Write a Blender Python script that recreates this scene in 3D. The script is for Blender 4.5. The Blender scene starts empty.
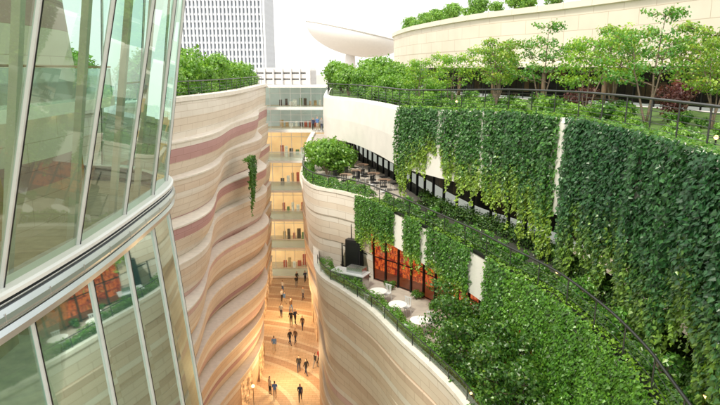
import bpy, math, random
import numpy as np
from mathutils import Vector, Matrix
rng=np.random.default_rng(7); random.seed(7)
scene=bpy.context.scene
COL=scene.collection
EYE=26.0

# ---------------------------------------------------------------- helpers
def link(o): COL.objects.link(o); return o
def tag(o,label=None,category=None,group=None,kind=None):
    if label: o["label"]=label
    if category: o["category"]=category
    if group: o["group"]=group
    if kind: o["kind"]=kind
    return o
def thing(name,loc=(0,0,0),label=None,category=None,group=None,rot=0):
    o=bpy.data.objects.new(name,None); o.empty_display_size=.3
    o.location=loc; o.rotation_euler=(0,0,rot); link(o)
    return tag(o,label,category,group)
def obj(name,me,parent=None,**k):
    o=bpy.data.objects.new(name,me); link(o)
    if parent is not None: o.parent=parent
    return tag(o,**k)
def mesh(name,v,f,mats,smooth=False,uv=None,mi=None):
    me=bpy.data.meshes.new(name)
    me.from_pydata([tuple(map(float,x)) for x in v],[],f)
    if not isinstance(mats,(list,tuple)): mats=[mats]
    for m in mats: me.materials.append(m)
    if mi is not None: me.polygons.foreach_set('material_index',mi)
    if smooth: me.polygons.foreach_set('use_smooth',[True]*len(f))
    if uv is not None:
        l=me.uv_layers.new(name='UVMap')
        vi=np.zeros(len(me.loops),dtype=int); me.loops.foreach_get('vertex_index',vi)
        l.data.foreach_set('uv',np.array(uv,dtype=float)[vi].ravel())
    me.update(); return me
class MB:
    """collects boxes, tubes and lathes of one part"""
    def __init__(s): s.v=[];s.f=[]
    def add(s,v,f):
        b=len(s.v); s.v+= [tuple(map(float,x)) for x in v]; s.f+=[tuple(i+b for i in q) for q in f]; return s
    def box(s,c,d,rot=0):
        cx,cy,cz=c; a,b,h=d[0]/2,d[1]/2,d[2]/2; co,si=math.cos(rot),math.sin(rot)
        v=[]
        for z in(-h,h):
            for x,y in((-a,-b),(a,-b),(a,b),(-a,b)):
                v.append((cx+x*co-y*si,cy+x*si+y*co,cz+z))
        return s.add(v,[(3,2,1,0),(4,5,6,7),(0,1,5,4),(1,2,6,5),(2,3,7,6),(3,0,4,7)])
    def beam(s,p0,p1,w,d,side):
        p0,p1=Vector(p0),Vector(p1); ax=(p1-p0).normalized(); a=Vector(side); a=(a-ax*a.dot(ax)).normalized(); b=ax.cross(a)
        v=[]
        for p in(p0,p1):
            for x,y in((-w/2,-d/2),(w/2,-d/2),(w/2,d/2),(-w/2,d/2)): v.append(p+a*x+b*y)
        return s.add(v,[(3,2,1,0),(4,5,6,7),(0,1,5,4),(1,2,6,5),(2,3,7,6),(3,0,4,7)])
    def tube(s,pts,r,n=6):
        P=[Vector(p) for p in pts]; R=r if hasattr(r,'__len__') else [r]*len(P)
        v=[];f=[];up=Vector((0,0,1))
        for i,p in enumerate(P):
            t=(P[min(i+1,len(P)-1)]-P[max(i-1,0)])
            if t.length<1e-6: t=Vector((0,0,1))
            t.normalize()
            a=t.cross(up if abs(t.z)<.95 else Vector((1,0,0))).normalized(); b=t.cross(a)
            for k in range(n):
                q=2*math.pi*k/n; v.append(p+(a*math.cos(q)+b*math.sin(q))*R[i])
        for i in range(len(P)-1):
            for k in range(n):
                f.append((i*n+k,i*n+(k+1)%n,(i+1)*n+(k+1)%n,(i+1)*n+k))
        f.append(tuple(range(n))[::-1]); f.append(tuple((len(P)-1)*n+k for k in range(n)))
        return s.add(v,f)
    def lathe(s,c,prof,n=20):
        v=[];f=[]
        for r,z in prof:
            for k in range(n):
                q=2*math.pi*k/n; v.append((c[0]+r*math.cos(q),c[1]+r*math.sin(q),c[2]+z))
        for i in range(len(prof)-1):
            for k in range(n): f.append((i*n+k,i*n+(k+1)%n,(i+1)*n+(k+1)%n,(i+1)*n+k))
        f.append(tuple(range(n))[::-1]); f.append(tuple((len(prof)-1)*n+k for k in range(n)))
        return s.add(v,f)
    def obj(s,name,mat,parent=None,smooth=False,**k):
        return obj(name,mesh(name,s.v,s.f,mat,smooth),parent,**k)
def curve(pts,step=.3):
    P=np.array(pts,float); P=np.vstack([2*P[0]-P[1],P,2*P[-1]-P[-2]]); out=[]
    for i in range(1,len(P)-2):
        p0,p1,p2,p3=P[i-1],P[i],P[i+1],P[i+2]
        for t in np.linspace(0,1,24,endpoint=False):
            out.append(.5*((2*p1)+(-p0+p2)*t+(2*p0-5*p1+4*p2-p3)*t*t+(-p0+3*p1-3*p2+p3)*t**3))
    out.append(P[-2]); out=np.array(out)
    return resample(out,step=step)
def arclen(c): return np.concatenate([[0],np.cumsum(np.hypot(*np.diff(c[:,:2],axis=0).T))])
def resample(c,step=None,n=None):
    a=arclen(c); n=n or max(2,int(a[-1]/step)+1); s=np.linspace(0,a[-1],n)
    return np.stack([np.interp(s,a,c[:,k]) for k in range(c.shape[1])],1)
def nrm(c):
    t=np.gradient(c[:,:2],axis=0); t/=np.linalg.norm(t,axis=1)[:,None]+1e-9
    return np.stack([t[:,1],-t[:,0]],1)
def off(c,d):
    d=np.asarray(d); 
    if d.ndim==0: d=np.full(len(c),float(d))
    return c+nrm(c)*d[:,None]
def row(c,z):
    z=np.asarray(z)
    if z.ndim==0: z=np.full(len(c),float(z))
    return np.column_stack([c[:,:2],z])
def loft(name,rows,mat,parent=None,smooth=False,uvv=None,**k):
    n=len(rows[0]); v=np.vstack(rows); f=[]
    for r in range(len(rows)-1):
        for i in range(n-1): f.append((r*n+i,r*n+i+1,(r+1)*n+i+1,(r+1)*n+i))
    u=arclen(rows[0]); uv=[]
    for r in range(len(rows)):
        zz=rows[r][:,2] if uvv is None else np.full(n,uvv[r])
        uv.append(np.column_stack([u,zz]))
    return obj(name,mesh(name,v,f,mat,smooth,uv=np.vstack(uv)),parent,**k)
# ---------------------------------------------------------------- materials
def nm(name):
    m=bpy.data.materials.new(name); m.use_nodes=True; nt=m.node_tree; nt.nodes.clear()
    out=nt.nodes.new('ShaderNodeOutputMaterial'); return m,nt,out
def node(nt,t,**k):
    n=nt.nodes.new(t)
    for a,b in k.items(): setattr(n,a,b)
    return n
def quiet(m):
    try: m.cycles.emission_sampling='NONE'
    except Exception: pass
    return m
def plain(name,c,rough=.6,metal=0,var=.12,scale=3.,bump=0,emis=0):
    m,nt,out=nm(name); L=nt.links.new
    b=node(nt,'ShaderNodeBsdfPrincipled'); b.inputs['Roughness'].default_value=rough; b.inputs['Metallic'].default_value=metal
    tc=node(nt,'ShaderNodeTexCoord'); nz=node(nt,'ShaderNodeTexNoise'); nz.inputs['Scale'].default_value=scale; nz.inputs['Detail'].default_value=5
    L(tc.outputs['Object'],nz.inputs['Vector'])
    r=node(nt,'ShaderNodeValToRGB'); r.color_ramp.elements[0].position=.3; r.color_ramp.elements[1].position=.7
    r.color_ramp.elements[0].color=tuple(x*(1-var) for x in c)+(1,); r.color_ramp.elements[1].color=tuple(min(1,x*(1+var)) for x in c)+(1,)
    L(nz.outputs['Fac'],r.inputs['Fac']); L(r.outputs['Color'],b.inputs['Base Color'])
    if bump:
        bp=node(nt,'ShaderNodeBump'); bp.inputs['Strength'].default_value=bump; L(nz.outputs['Fac'],bp.inputs['Height']); L(bp.outputs['Normal'],b.inputs['Normal'])
    if emis:
        L(r.outputs['Color'],b.inputs['Emission Color']); b.inputs['Emission Strength'].default_value=emis; quiet(m)
    L(b.outputs[0],out.inputs[0]); return m
def stripes(name,bands,z0,z1,bw=1.5,bh=.42,mort=.014,stain=.9,emis=0,mc=(.68,.61,.55)):
    """cladding courses: colour bands by height (UV.y in metres), panel joints"""
    m,nt,out=nm(name); L=nt.links.new
    b=node(nt,'ShaderNodeBsdfPrincipled'); b.inputs['Roughness'].default_value=.6
    uv=node(nt,'ShaderNodeUVMap'); sp=node(nt,'ShaderNodeSeparateXYZ'); L(uv.outputs[0],sp.inputs[0])
    mr=node(nt,'ShaderNodeMapRange'); mr.inputs[1].default_value=z0; mr.inputs[2].default_value=z1; L(sp.outputs['Y'],mr.inputs[0])
    r=node(nt,'ShaderNodeValToRGB'); r.color_ramp.interpolation='CONSTANT'; el=r.color_ramp.elements
    el[0].position=0; el[0].color=bands[0][1]+(1,)
    el[1].position=(bands[1][0]-z0)/(z1-z0); el[1].color=bands[1][1]+(1,)
    for z,c in bands[2:32]:
        e=el.new((z-z0)/(z1-z0)); e.color=c+(1,)
    L(mr.outputs[0],r.inputs['Fac'])
    br=node(nt,'ShaderNodeTexBrick'); br.inputs['Scale'].default_value=1; br.inputs['Brick Width'].default_value=bw; br.inputs['Row Height'].default_value=bh
    br.inputs['Mortar Size'].default_value=mort; br.inputs['Color1'].default_value=(1,1,1,1); br.inputs['Color2'].default_value=(.94,.93,.92,1); br.inputs['Mortar'].default_value=mc+(1,)
    L(uv.outputs[0],br.inputs['Vector'])
    mx=node(nt,'ShaderNodeMix',data_type='RGBA',blend_type='MULTIPLY'); mx.inputs[0].default_value=.9
    L(r.outputs['Color'],mx.inputs[6]); L(br.outputs['Color'],mx.inputs[7])
    nz=node(nt,'ShaderNodeTexNoise'); nz.inputs['Scale'].default_value=.5; nz.inputs['Detail'].default_value=6
    g=node(nt,'ShaderNodeNewGeometry'); L(g.outputs['Position'],nz.inputs['Vector'])
    r2=node(nt,'ShaderNodeValToRGB'); r2.color_ramp.elements[0].position=.3; r2.color_ramp.elements[0].color=(stain,stain*.98,stain*.96,1); r2.color_ramp.elements[1].position=.65; r2.color_ramp.elements[1].color=(1,1,1,1)
    L(nz.outputs['Fac'],r2.inputs['Fac'])
    m2=node(nt,'ShaderNodeMix',data_type='RGBA',blend_type='MULTIPLY'); m2.inputs[0].default_value=.8
    L(mx.outputs[2],m2.inputs[6]); L(r2.outputs['Color'],m2.inputs[7]); L(m2.outputs[2],b.inputs['Base Color'])
    if emis:
        L(m2.outputs[2],b.inputs['Emission Color']); b.inputs['Emission Strength'].default_value=emis; quiet(m)
    L(b.outputs[0],out.inputs[0]); return m
def glass(name,tint,refl=.12,rough=.02,ior=1.45,wob=.06,frit=0,fc=(.5,.8,.72),gc=(.9,1,.96)):
    m,nt,out=nm(name); L=nt.links.new
    t=node(nt,'ShaderNodeBsdfTransparent'); t.inputs[0].default_value=tint+(1,)
    g=node(nt,'ShaderNodeBsdfGlossy'); g.inputs['Roughness'].default_value=rough; g.inputs[0].default_value=gc+(1,)
    fr=node(nt,'ShaderNodeFresnel'); fr.inputs[0].default_value=ior
    ad=node(nt,'ShaderNodeMath',operation='ADD',use_clamp=True); ad.inputs[1].default_value=refl; L(fr.outputs[0],ad.inputs[0])
    if wob:
        nz=node(nt,'ShaderNodeTexNoise'); nz.inputs['Scale'].default_value=.25
        bp=node(nt,'ShaderNodeBump'); bp.inputs['Strength'].default_value=wob; L(nz.outputs[0],bp.inputs['Height']); L(bp.outputs[0],g.inputs['Normal'])
    mx=node(nt,'ShaderNodeMixShader'); L(ad.outputs[0],mx.inputs[0]); L(t.outputs[0],mx.inputs[1]); L(g.outputs[0],mx.inputs[2])
    if frit:
        d=node(nt,'ShaderNodeBsdfDiffuse'); d.inputs[0].default_value=fc+(1,); m2=node(nt,'ShaderNodeMixShader'); m2.inputs[0].default_value=frit
        L(mx.outputs[0],m2.inputs[1]); L(d.outputs[0],m2.inputs[2]); L(m2.outputs[0],out.inputs[0])
    else: L(mx.outputs[0],out.inputs[0])
    return m
def leafmat(name):
    m,nt,out=nm(name); L=nt.links.new
    a=node(nt,'ShaderNodeAttribute',attribute_name='Col')
    b=node(nt,'ShaderNodeBsdfDiffuse'); L(a.outputs['Color'],b.inputs[0])
    t=node(nt,'ShaderNodeBsdfTranslucent'); 
    mm=node(nt,'ShaderNodeMix',data_type='RGBA',blend_type='MULTIPLY'); mm.inputs[0].default_value=1; L(a.outputs['Color'],mm.inputs[6]); mm.inputs[7].default_value=(1.6,1.6,.8,1); L(mm.outputs[2],t.inputs[0])
    mx=node(nt,'ShaderNodeMixShader'); mx.inputs[0].default_value=.38; L(b.outputs[0],mx.inputs[1]); L(t.outputs[0],mx.inputs[2])
    g=node(nt,'ShaderNodeBsdfGlossy'); g.inputs['Roughness'].default_value=.38; g.inputs[0].default_value=(.95,1,.9,1)
    m3=node(nt,'ShaderNodeMixShader'); m3.inputs[0].default_value=.055; L(mx.outputs[0],m3.inputs[1]); L(g.outputs[0],m3.inputs[2]); L(m3.outputs[0],out.inputs[0]); return m
def interior(name,cols,sx,sz,strength,seed=0.,nmix=.55,nscale=.9):
    """lit shop interior wall: goods and panels in warm light"""
    m,nt,out=nm(name); L=nt.links.new
    uv=node(nt,'ShaderNodeUVMap'); mp=node(nt,'ShaderNodeMapping'); mp.inputs['Location'].default_value=(seed,seed*.3,0); L(uv.outputs[0],mp.inputs[0])
    br=node(nt,'ShaderNodeTexBrick'); br.inputs['Scale'].default_value=1; br.inputs['Brick Width'].default_value=sx; br.inputs['Row Height'].default_value=sz; br.inputs['Mortar Size'].default_value=.05
    br.inputs['Color1'].default_value=(0,0,0,1); br.inputs['Color2'].default_value=(1,1,1,1); br.inputs['Mortar'].default_value=(.1,.1,.1,1); L(mp.outputs[0],br.inputs['Vector'])
    nz=node(nt,'ShaderNodeTexNoise'); nz.inputs['Scale'].default_value=nscale; nz.inputs['Detail'].default_value=6; nz.inputs['Roughness'].default_value=.7; L(mp.outputs[0],nz.inputs['Vector'])
    ad=node(nt,'ShaderNodeMix',data_type='RGBA'); ad.inputs[0].default_value=nmix; L(br.outputs['Color'],ad.inputs[6]); L(nz.outputs['Fac'],ad.inputs[7])
    r=node(nt,'ShaderNodeValToRGB'); el=r.color_ramp.elements
    el[0].position=.30; el[0].color=cols[0]+(1,); el[1].position=.70; el[1].color=cols[-1]+(1,)
    for i,c in enumerate(cols[1:-1]):
        e=el.new(.30+.40*(i+1)/(len(cols)-1)); e.color=c+(1,)
    L(ad.outputs[2],r.inputs['Fac'])
    b=node(nt,'ShaderNodeBsdfPrincipled'); L(r.outputs['Color'],b.inputs['Base Color']); L(r.outputs['Color'],b.inputs['Emission Color']); b.inputs['Emission Strength'].default_value=strength  # pattern also emits, so the interior light is put into the surface
    L(b.outputs[0],out.inputs[0]); return quiet(m)
def emit(name,c,s):
    m,nt,out=nm(name); e=node(nt,'ShaderNodeEmission'); e.inputs[0].default_value=c+(1,); e.inputs[1].default_value=s; nt.links.new(e.outputs[0],out.inputs[0]); return quiet(m)

CREAM=(.80,.70,.58); LIGHT=(.86,.80,.71); TAN=(.76,.63,.50); BROWN=(.66,.51,.39); MAUVE=(.57,.34,.33); PINK=(.73,.53,.49); ORNG=(.77,.59,.43)
m_left=stripes('left_cladding',[(0,ORNG),(2.1,LIGHT),(2.52,TAN),(3.78,MAUVE),(4.2,LIGHT),(4.62,ORNG),(5.88,PINK),(6.72,LIGHT),(7.14,TAN),(8.4,MAUVE),(8.82,CREAM),(10.08,ORNG),(10.92,LIGHT),(11.34,CREAM),(12.18,PINK),(13.02,LIGHT),(13.44,CREAM),(14.28,TAN),(14.7,LIGHT),(15.54,CREAM),(16.38,MAUVE),(17.22,CREAM),(18.48,LIGHT),(18.9,TAN),(19.32,CREAM),(20.58,MAUVE),(21.42,LIGHT),(22.26,CREAM),(23.1,LIGHT)],0,24.2)
m_right=stripes('right_cladding',[(0,ORNG),(2.1,LIGHT),(2.52,TAN),(4.2,BROWN),(4.62,CREAM),(5.88,TAN),(6.72,PINK),(7.14,LIGHT),(7.56,TAN),(8.82,BROWN),(9.24,CREAM),(10.5,TAN),(11.34,LIGHT),(11.76,TAN),(12.6,BROWN),(13.02,CREAM),(13.86,LIGHT),(14.7,CREAM),(15.12,LIGHT),(15.54,TAN),(15.96,CREAM),(16.8,LIGHT),(17.64,CREAM),(18.06,LIGHT)],0,19.2)
m_reflstripe=stripes('painted_reflection_bands',[(0,(.60,.48,.34)),(20.5,(.58,.44,.30)),(22.6,(.48,.29,.25)),(23.4,(.70,.60,.46)),(24.9,(.50,.36,.26)),(25.6,(.72,.62,.48)),(27.1,(.52,.32,.28)),(28.0,(.72,.62,.48))],0,33,bw=3,bh=.8,mort=.01,emis=.30)  # bands imitate stone mirrored in the upper panes; emission brightens them
m_white=plain('white_render',(.86,.83,.77),.7,var=.05,scale=1.2)
m_cream=stripes('cream_panels',[(0,(.84,.76,.63)),(27.4,(.76,.67,.54)),(27.6,(.84,.76,.63))],0,31,bw=2.4,bh=.95,mort=.02,stain=.9)
m_coping=plain('stone_coping',(.82,.76,.67),.6,var=.08)
m_conc=plain('concrete',(.42,.39,.35),.8,var=.15)
m_deck=plain('terrace_paving',(.50,.45,.38),.8,var=.15,scale=2)
m_deckd=plain('walkway_paving',(.05,.05,.04),.7,var=.2,scale=2)
m_dark=plain('dark_metal',(.03,.032,.032),.4,.6)
m_rail=plain('rail_metal',(.07,.075,.07),.35,.7)
m_alu=plain('aluminium',(.72,.73,.72),.4,.15,var=.05)
m_belt=plain('belt_enamel',(.80,.81,.78),.35,var=.04,scale=.8)
m_beltm=plain('belt_steel',(.62,.68,.71),.28,.75,var=.08,scale=.6)
m_steel=plain('stainless_steel',(.6,.62,.63),.25,.9,var=.05)
m_bark=plain('bark',(.20,.15,.11),.9,var=.3,scale=12,bump=.4)
m_black=plain('black_paint',(.015,.015,.017),.4)
m_wood=plain('soffit_wood',(.22,.14,.09),.6,var=.2)
m_inner=plain('interior_plaster',(.62,.44,.25),.8,var=.3,scale=.4,emis=.40)  # this and the following interior finishes emit, standing in for room lighting
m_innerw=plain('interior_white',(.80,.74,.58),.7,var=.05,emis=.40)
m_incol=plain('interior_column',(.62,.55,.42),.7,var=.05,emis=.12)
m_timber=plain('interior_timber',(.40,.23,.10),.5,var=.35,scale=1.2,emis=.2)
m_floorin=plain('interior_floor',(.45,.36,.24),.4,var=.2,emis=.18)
m_gtower=glass('tower_glass',(.60,.80,.72),.09,ior=1.34,wob=.03,frit=.05,fc=(.3,.55,.48),gc=(.88,.96,.90))
m_glow=glass('lower_tower_glass',(.50,.78,.70),.08,ior=1.16,rough=.03,wob=.03,frit=.14,fc=(.16,.45,.40),gc=(.80,.95,.90))
m_gbal=glass('balcony_pale_glass',(.8,.92,.9),.05,ior=1.2,wob=0,frit=.35,fc=(.70,.82,.78))
m_gdark=glass('dark_glass',(.40,.47,.47),.015,ior=1.25,wob=0,gc=(.22,.26,.26))
m_gwarm=glass('clear_restaurant_glass',(.88,.88,.85),.03,ior=1.3,wob=0)
m_gclear=glass('clear_glass',(.86,.93,.91),.04,wob=0)
m_leaf=leafmat('leaf')
m_shop=interior('shop_interior',[(.07,.04,.02),(.30,.16,.07),(.65,.40,.18),(.88,.66,.36),(.98,.90,.70)],.9,2.2,.9,nmix=.86,nscale=1.9)
m_warmwall=plain('warm_lit_wall',(.80,.52,.25),.8,var=.22,scale=.35,emis=.62)  # this wall and the cool one emit, standing in for shop lighting
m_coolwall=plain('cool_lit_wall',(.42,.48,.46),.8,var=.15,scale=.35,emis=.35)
m_goods=[plain('goods_'+n,c,.6,var=.3,scale=4,emis=.25) for n,c in dict(red=(.45,.10,.06),white=(.8,.76,.66),dark=(.07,.05,.04),green=(.16,.26,.10),tan=(.5,.33,.16)).items()]  # goods emit faintly, shop light put into their colour
m_red=interior('restaurant_mural',[(.03,.01,.01),(.32,.03,.012),(.75,.16,.03),(.18,.025,.015),(.92,.38,.09)],.30,.45,.95,nmix=.78,nscale=2.8)  # red mural pattern with the restaurant's warm glow put in as emission
m_dim=interior('dim_interior',[(.015,.015,.015),(.04,.03,.025),(.08,.06,.04),(.24,.15,.07)],.8,1.1,.15)
m_lamp=emit('lamp_glow',(1,.55,.20),5)
m_soil=plain('planter_soil',(.06,.09,.03),.95,var=.4)

# ---------------------------------------------------------------- foliage
DG=np.array([.045,.155,.026]); MG=np.array([.120,.29,.032]); YG=np.array([.36,.52,.05]); OR=np.array([.48,.34,.06])
def leaves(name,C,S,N,col,parent=None,droop=.8,**k):
    n=len(C); N=N/(np.linalg.norm(N,axis=1)[:,None]+1e-9)
    a=np.tile([0,0,-1.],(n,1))*droop+rng.normal(0,.5,(n,3)); a-=N*(a*N).sum(1)[:,None]; a/=np.linalg.norm(a,axis=1)[:,None]+1e-9
    b=np.cross(N,a); S=S[:,None]
    v=np.stack([C,C+a*S*.22+b*S*.46-N*S*.12,C+a*S,C+a*S*.22-b*S*.46-N*S*.12],1).reshape(-1,3)
    i=np.arange(n)*4; f=np.stack([np.stack([i,i+1,i+2],1),np.stack([i,i+2,i+3],1)],1).reshape(-1,3)
    me=bpy.data.meshes.new(name); me.from_pydata(v.tolist(),[],f.tolist()); me.materials.append(m_leaf)
    ca=me.color_attributes.new('Col','FLOAT_COLOR','POINT')
    c4=np.ones((n,4,4)); c4[:,:,:3]=np.clip(col,0,1)[:,None,:]; ca.data.foreach_set('color',c4.ravel()); me.update()
    return obj(name,me,parent,**k)
def mixc(a,b,t): return a[None]*(1-t[:,None])+b[None]*t[:,None]
def ivy(name,c,ztop,lenf,gap,dens,size,palette,label,bul=.3,topw=.35,rag=.10,yel=.7):
    """c: plan curve, outward normal = canyon side"""
    a=arclen(c); N2=nrm(c); L=a[-1]; ns=int(L/.22); sc=np.linspace(.05,L-.05,ns)+rng.normal(0,.05,ns)
    Cs=[];Ns=[];Ss=[];Ks=[]; zt_=ztop if hasattr(ztop,'__len__') else np.full(len(a),ztop)
    big=np.sin(sc*1.1+1)+np.sin(sc*2.7+.4)*.7+rng.normal(0,.5,ns)
    for j,s0 in enumerate(sc):
        x=np.interp(s0,a,c[:,0]); y=np.interp(s0,a,c[:,1])
        if gap(x,y) : continue
        ln=max(.4,lenf(x,y)*(1+rag*big[j]+rng.normal(0,.07))); n=int(dens*.22*ln*rng.uniform(.85,1.2))
        u=rng.uniform(0,1,n)**.95; w=.15*(1-.5*u); s=s0+rng.normal(0,1,n)*w
        if rng.uniform()<.6:
            m_=int(26*rng.uniform(.5,1.3)); tl=rng.uniform(.15,.55)/ln*1.6; u=np.concatenate([u,1+rng.uniform(0,1,m_)*tl]); s=np.concatenate([s,s0+rng.normal(0,.045,m_)+rng.normal(0,.05)]); n+=m_
        s=np.clip(s,0,L)
        bs=rng.uniform(.15,1.0)*bul; layer=rng.uniform(0,1,n)
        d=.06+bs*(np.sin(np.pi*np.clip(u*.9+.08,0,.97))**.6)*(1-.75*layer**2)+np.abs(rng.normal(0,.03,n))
        z=np.interp(s,a,zt_)-u*ln+.12
        X=np.interp(s,a,c[:,0]); Y=np.interp(s,a,c[:,1]); nx=np.interp(s,a,N2[:,0]); ny=np.interp(s,a,N2[:,1])
        Cs.append(np.column_stack([X+nx*d,Y+ny*d,z]))
        Ns.append(np.column_stack([nx,ny,np.full(n,.45)])+rng.normal(0,.38,(n,3)))
        Ss.append(size*rng.uniform(.65,1.3,n)*np.where((layer>.8)&(u<1),1.5,1)*np.where(u>1,.8,1))
        tint=np.clip(rng.normal(.35+.25*big[j]/2,.25,n),0,1)
        k=mixc(palette[0],palette[1],tint); y_=np.clip((u-yel)*3+rng.normal(-.05,.35,n),0,1)*.85; k=k*(1-y_[:,None])+palette[2][None]*y_[:,None]
        k*=np.where(layer>.8,.6,1)[:,None]*rng.uniform(.6,1.35,n)[:,None]  # inner leaves darkened, the shade of depth put into their colour
        Ks.append(k)
    n=int(L*200*topw); s=rng.uniform(0,L,n); X=np.interp(s,a,c[:,0]);Y=np.interp(s,a,c[:,1]); nx=np.interp(s,a,N2[:,0]); ny=np.interp(s,a,N2[:,1])
    g=np.array([not gap(q,w) for q,w in zip(X,Y)]); d=rng.uniform(-topw,.14,n)
    zt=np.interp(s,a,zt_)+rng.uniform(.0,.18,n)
    Cs.append(np.column_stack([X+nx*d,Y+ny*d,zt])[g]); Ns.append((np.array([0,0,1.])+rng.normal(0,.5,(n,3)))[g]); Ss.append((size*rng.uniform(.7,1.2,n))[g]); Ks.append(mixc(palette[1],palette[2],rng.uniform(0,.5,n))[g])
    return leaves(name,np.vstack(Cs),np.concatenate(Ss),np.vstack(Ns),np.vstack(Ks),label=label,category='ivy',kind='stuff')
def blob(centers,radii,n,size,pal,flat=1.):
    centers=np.array(centers,float); radii=np.array(radii,float); w=radii**2/np.sum(radii**2); idx=rng.choice(len(centers),n,p=w)
    d=rng.normal(0,1,(n,3)); d/=np.linalg.norm(d,axis=1)[:,None]; r=radii[idx]*(rng.uniform(.25,1,n)**.4)*(1+.12*rng.normal(0,1,n))
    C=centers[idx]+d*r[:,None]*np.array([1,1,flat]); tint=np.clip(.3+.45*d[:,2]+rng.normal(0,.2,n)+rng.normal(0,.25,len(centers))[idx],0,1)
    K=mixc(pal[0],pal[1],tint); y=np.clip(rng.normal(-.1,.35,n),0,1)*.7; K=K*(1-y[:,None])+pal[2][None]*y[:,None]; K*=rng.uniform(.7,1.3,n)[:,None]
    return C,size*rng.uniform(.6,1.3,n),d+rng.normal(0,.5,(n,3)),K
def copy_tree(src,loc,rot=0,sc=1.,label=None):
    o=src.copy(); COL.objects.link(o); o.location=loc; o.rotation_euler=(0,0,rot); o.scale=(sc,sc,sc)
    if label: o['label']=label
    def rec(a,b):
        for ch in a.children:
            q=ch.copy(); COL.objects.link(q); q.parent=b; rec(ch,q)
    rec(src,o); return o
def make_tree(h,pal,name='tree',label='',cat='tree',stems=3,spread=1.2,nl=2200,size=.14,clear=.4,group=None,dens_r=.42):
    e=thing(name,(0,0,-200),label,cat,group); tb=MB(); ends=[]
    for s in range(stems):
        q=2*math.pi*s/stems+random.uniform(-.5,.5); lean=random.uniform(.1,.45)*spread/h*2
        p=Vector((random.uniform(-.1,.1),random.uniform(-.1,.1),0)); pts=[p.copy()]; hh=h*random.uniform(.65,1)
        for i in range(6):
            p=p+Vector((math.cos(q)*lean*hh/6+random.uniform(-.09,.09),math.sin(q)*lean*hh/6+random.uniform(-.09,.09),hh/6)); pts.append(p.copy())
        r0=.016*h/(stems**.3); tb.tube(pts,[r0*(1-.8*i/6) for i in range(7)],6); ends.append(pts[-1])
        for i in range(2,7):
            for b in range(3 if clear*6<i else 0):
                a=q+random.uniform(-2.2,2.2); ln=spread*random.uniform(.3,.95)*(1.15-i/9); p0=pts[i]; bp=[p0]
                for t in(1,2,3): bp.append(p0+Vector((math.cos(a)*ln*t/3,math.sin(a)*ln*t/3,ln*.35*t/3+random.uniform(-.06,.06))))
                tb.tube(bp,[r0*.35,r0*.28,r0*.2,r0*.1],4); ends+= [bp[2],bp[3]]
    tb.obj('trunk',m_bark,e,True)
    C,S,N,K=blob([tuple(x) for x in ends],[dens_r*random.uniform(.5,1.25) for _ in ends],nl,size,pal,.6)
    leaves('crown',C,S,N,K,e,droop=.4); return e
def make_bush(r,h,pal,name='shrub',label='',nl=1400,size=.1,group=None,cat='shrub'):
    e=thing(name,(0,0,-200),label,cat,group); tb=MB(); cs=[];rs=[]
    for i in range(9):
        q=random.uniform(0,6.28); d=r*random.uniform(.1,.7); z=h*random.uniform(.3,.8); cs.append((math.cos(q)*d,math.sin(q)*d,z)); rs.append(r*random.uniform(.3,.5))
        tb.tube([(0,0,0),(math.cos(q)*d*.4,math.sin(q)*d*.4,z*.5),cs[-1]],[.03,.02,.01],4)
    tb.obj('trunk' if cat=='tree' else 'stem',m_bark,e)
    C,S,N,K=blob(cs,rs,nl,size,pal,.9); C[:,2]=np.maximum(C[:,2],.03); leaves('crown' if cat=='tree' else 'foliage',C,S,N,K,e,droop=.2); return e
def hedge(name,c,z,w,h,dens,size,pal,label):
    a=arclen(c); n=int(a[-1]*dens); s=rng.uniform(0,a[-1],n); X=np.interp(s,a,c[:,0]);Y=np.interp(s,a,c[:,1]); N2=nrm(c)
    nx=np.interp(s,a,N2[:,0]); ny=np.interp(s,a,N2[:,1]); q=rng.uniform(-.2,math.pi+.2,n); rr=rng.uniform(.7,1.05,n)*(1+.12*np.sin(s*3.1)+.08*np.sin(s*7.7))
    lx=np.sign(np.cos(q))*np.abs(np.cos(q))**.6*w/2*rr; lz=np.clip(np.sin(q),0,1)**.6*h*rr
    C=np.column_stack([X+nx*lx,Y+ny*lx,z+np.maximum(lz,.02)]); N=np.column_stack([nx*np.cos(q),ny*np.cos(q),np.sin(q)+.2])+rng.normal(0,.4,(n,3))
    K=mixc(pal[0],pal[1],rng.uniform(0,1,n)); t=np.clip(rng.normal(-.1,.3,n),0,1); K=K*(1-t[:,None])+pal[2][None]*t[:,None]
    return leaves(name,C,size*rng.uniform(.7,1.3,n),N,K,droop=.2,label=label,category='hedge',kind='stuff')

# ---------------------------------------------------------------- railings
def railing(c,z,h,label,glassy=False,post=1.5,wires=4,r=.03,rr=.035):
    e=thing('railing',(0,0,0),label,'railing'); zz=z if hasattr(z,'__len__') else np.full(len(c),z)
    MB().tube(row(c,zz+h),rr,8).obj('top_rail',m_rail,e,True)
    a=arclen(c); n=int(a[-1]/post)
    for i in range(n+1):
        s=i*a[-1]/n; x=np.interp(s,a,c[:,0]); y=np.interp(s,a,c[:,1]); q=np.interp(s,a,zz); MB().tube([(x,y,q),(x,y,q+h)],r*.7,6).obj('post',m_rail,e)
    if glassy: loft('glass_panel',[row(c,zz+.08),row(c,zz+h-.06)],m_gclear,e)
    else:
        for k in range(wires): MB().tube(row(c,zz+h*(k+1)/(wires+1)),.008,4).obj('wire',m_rail,e)
    return e

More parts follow.
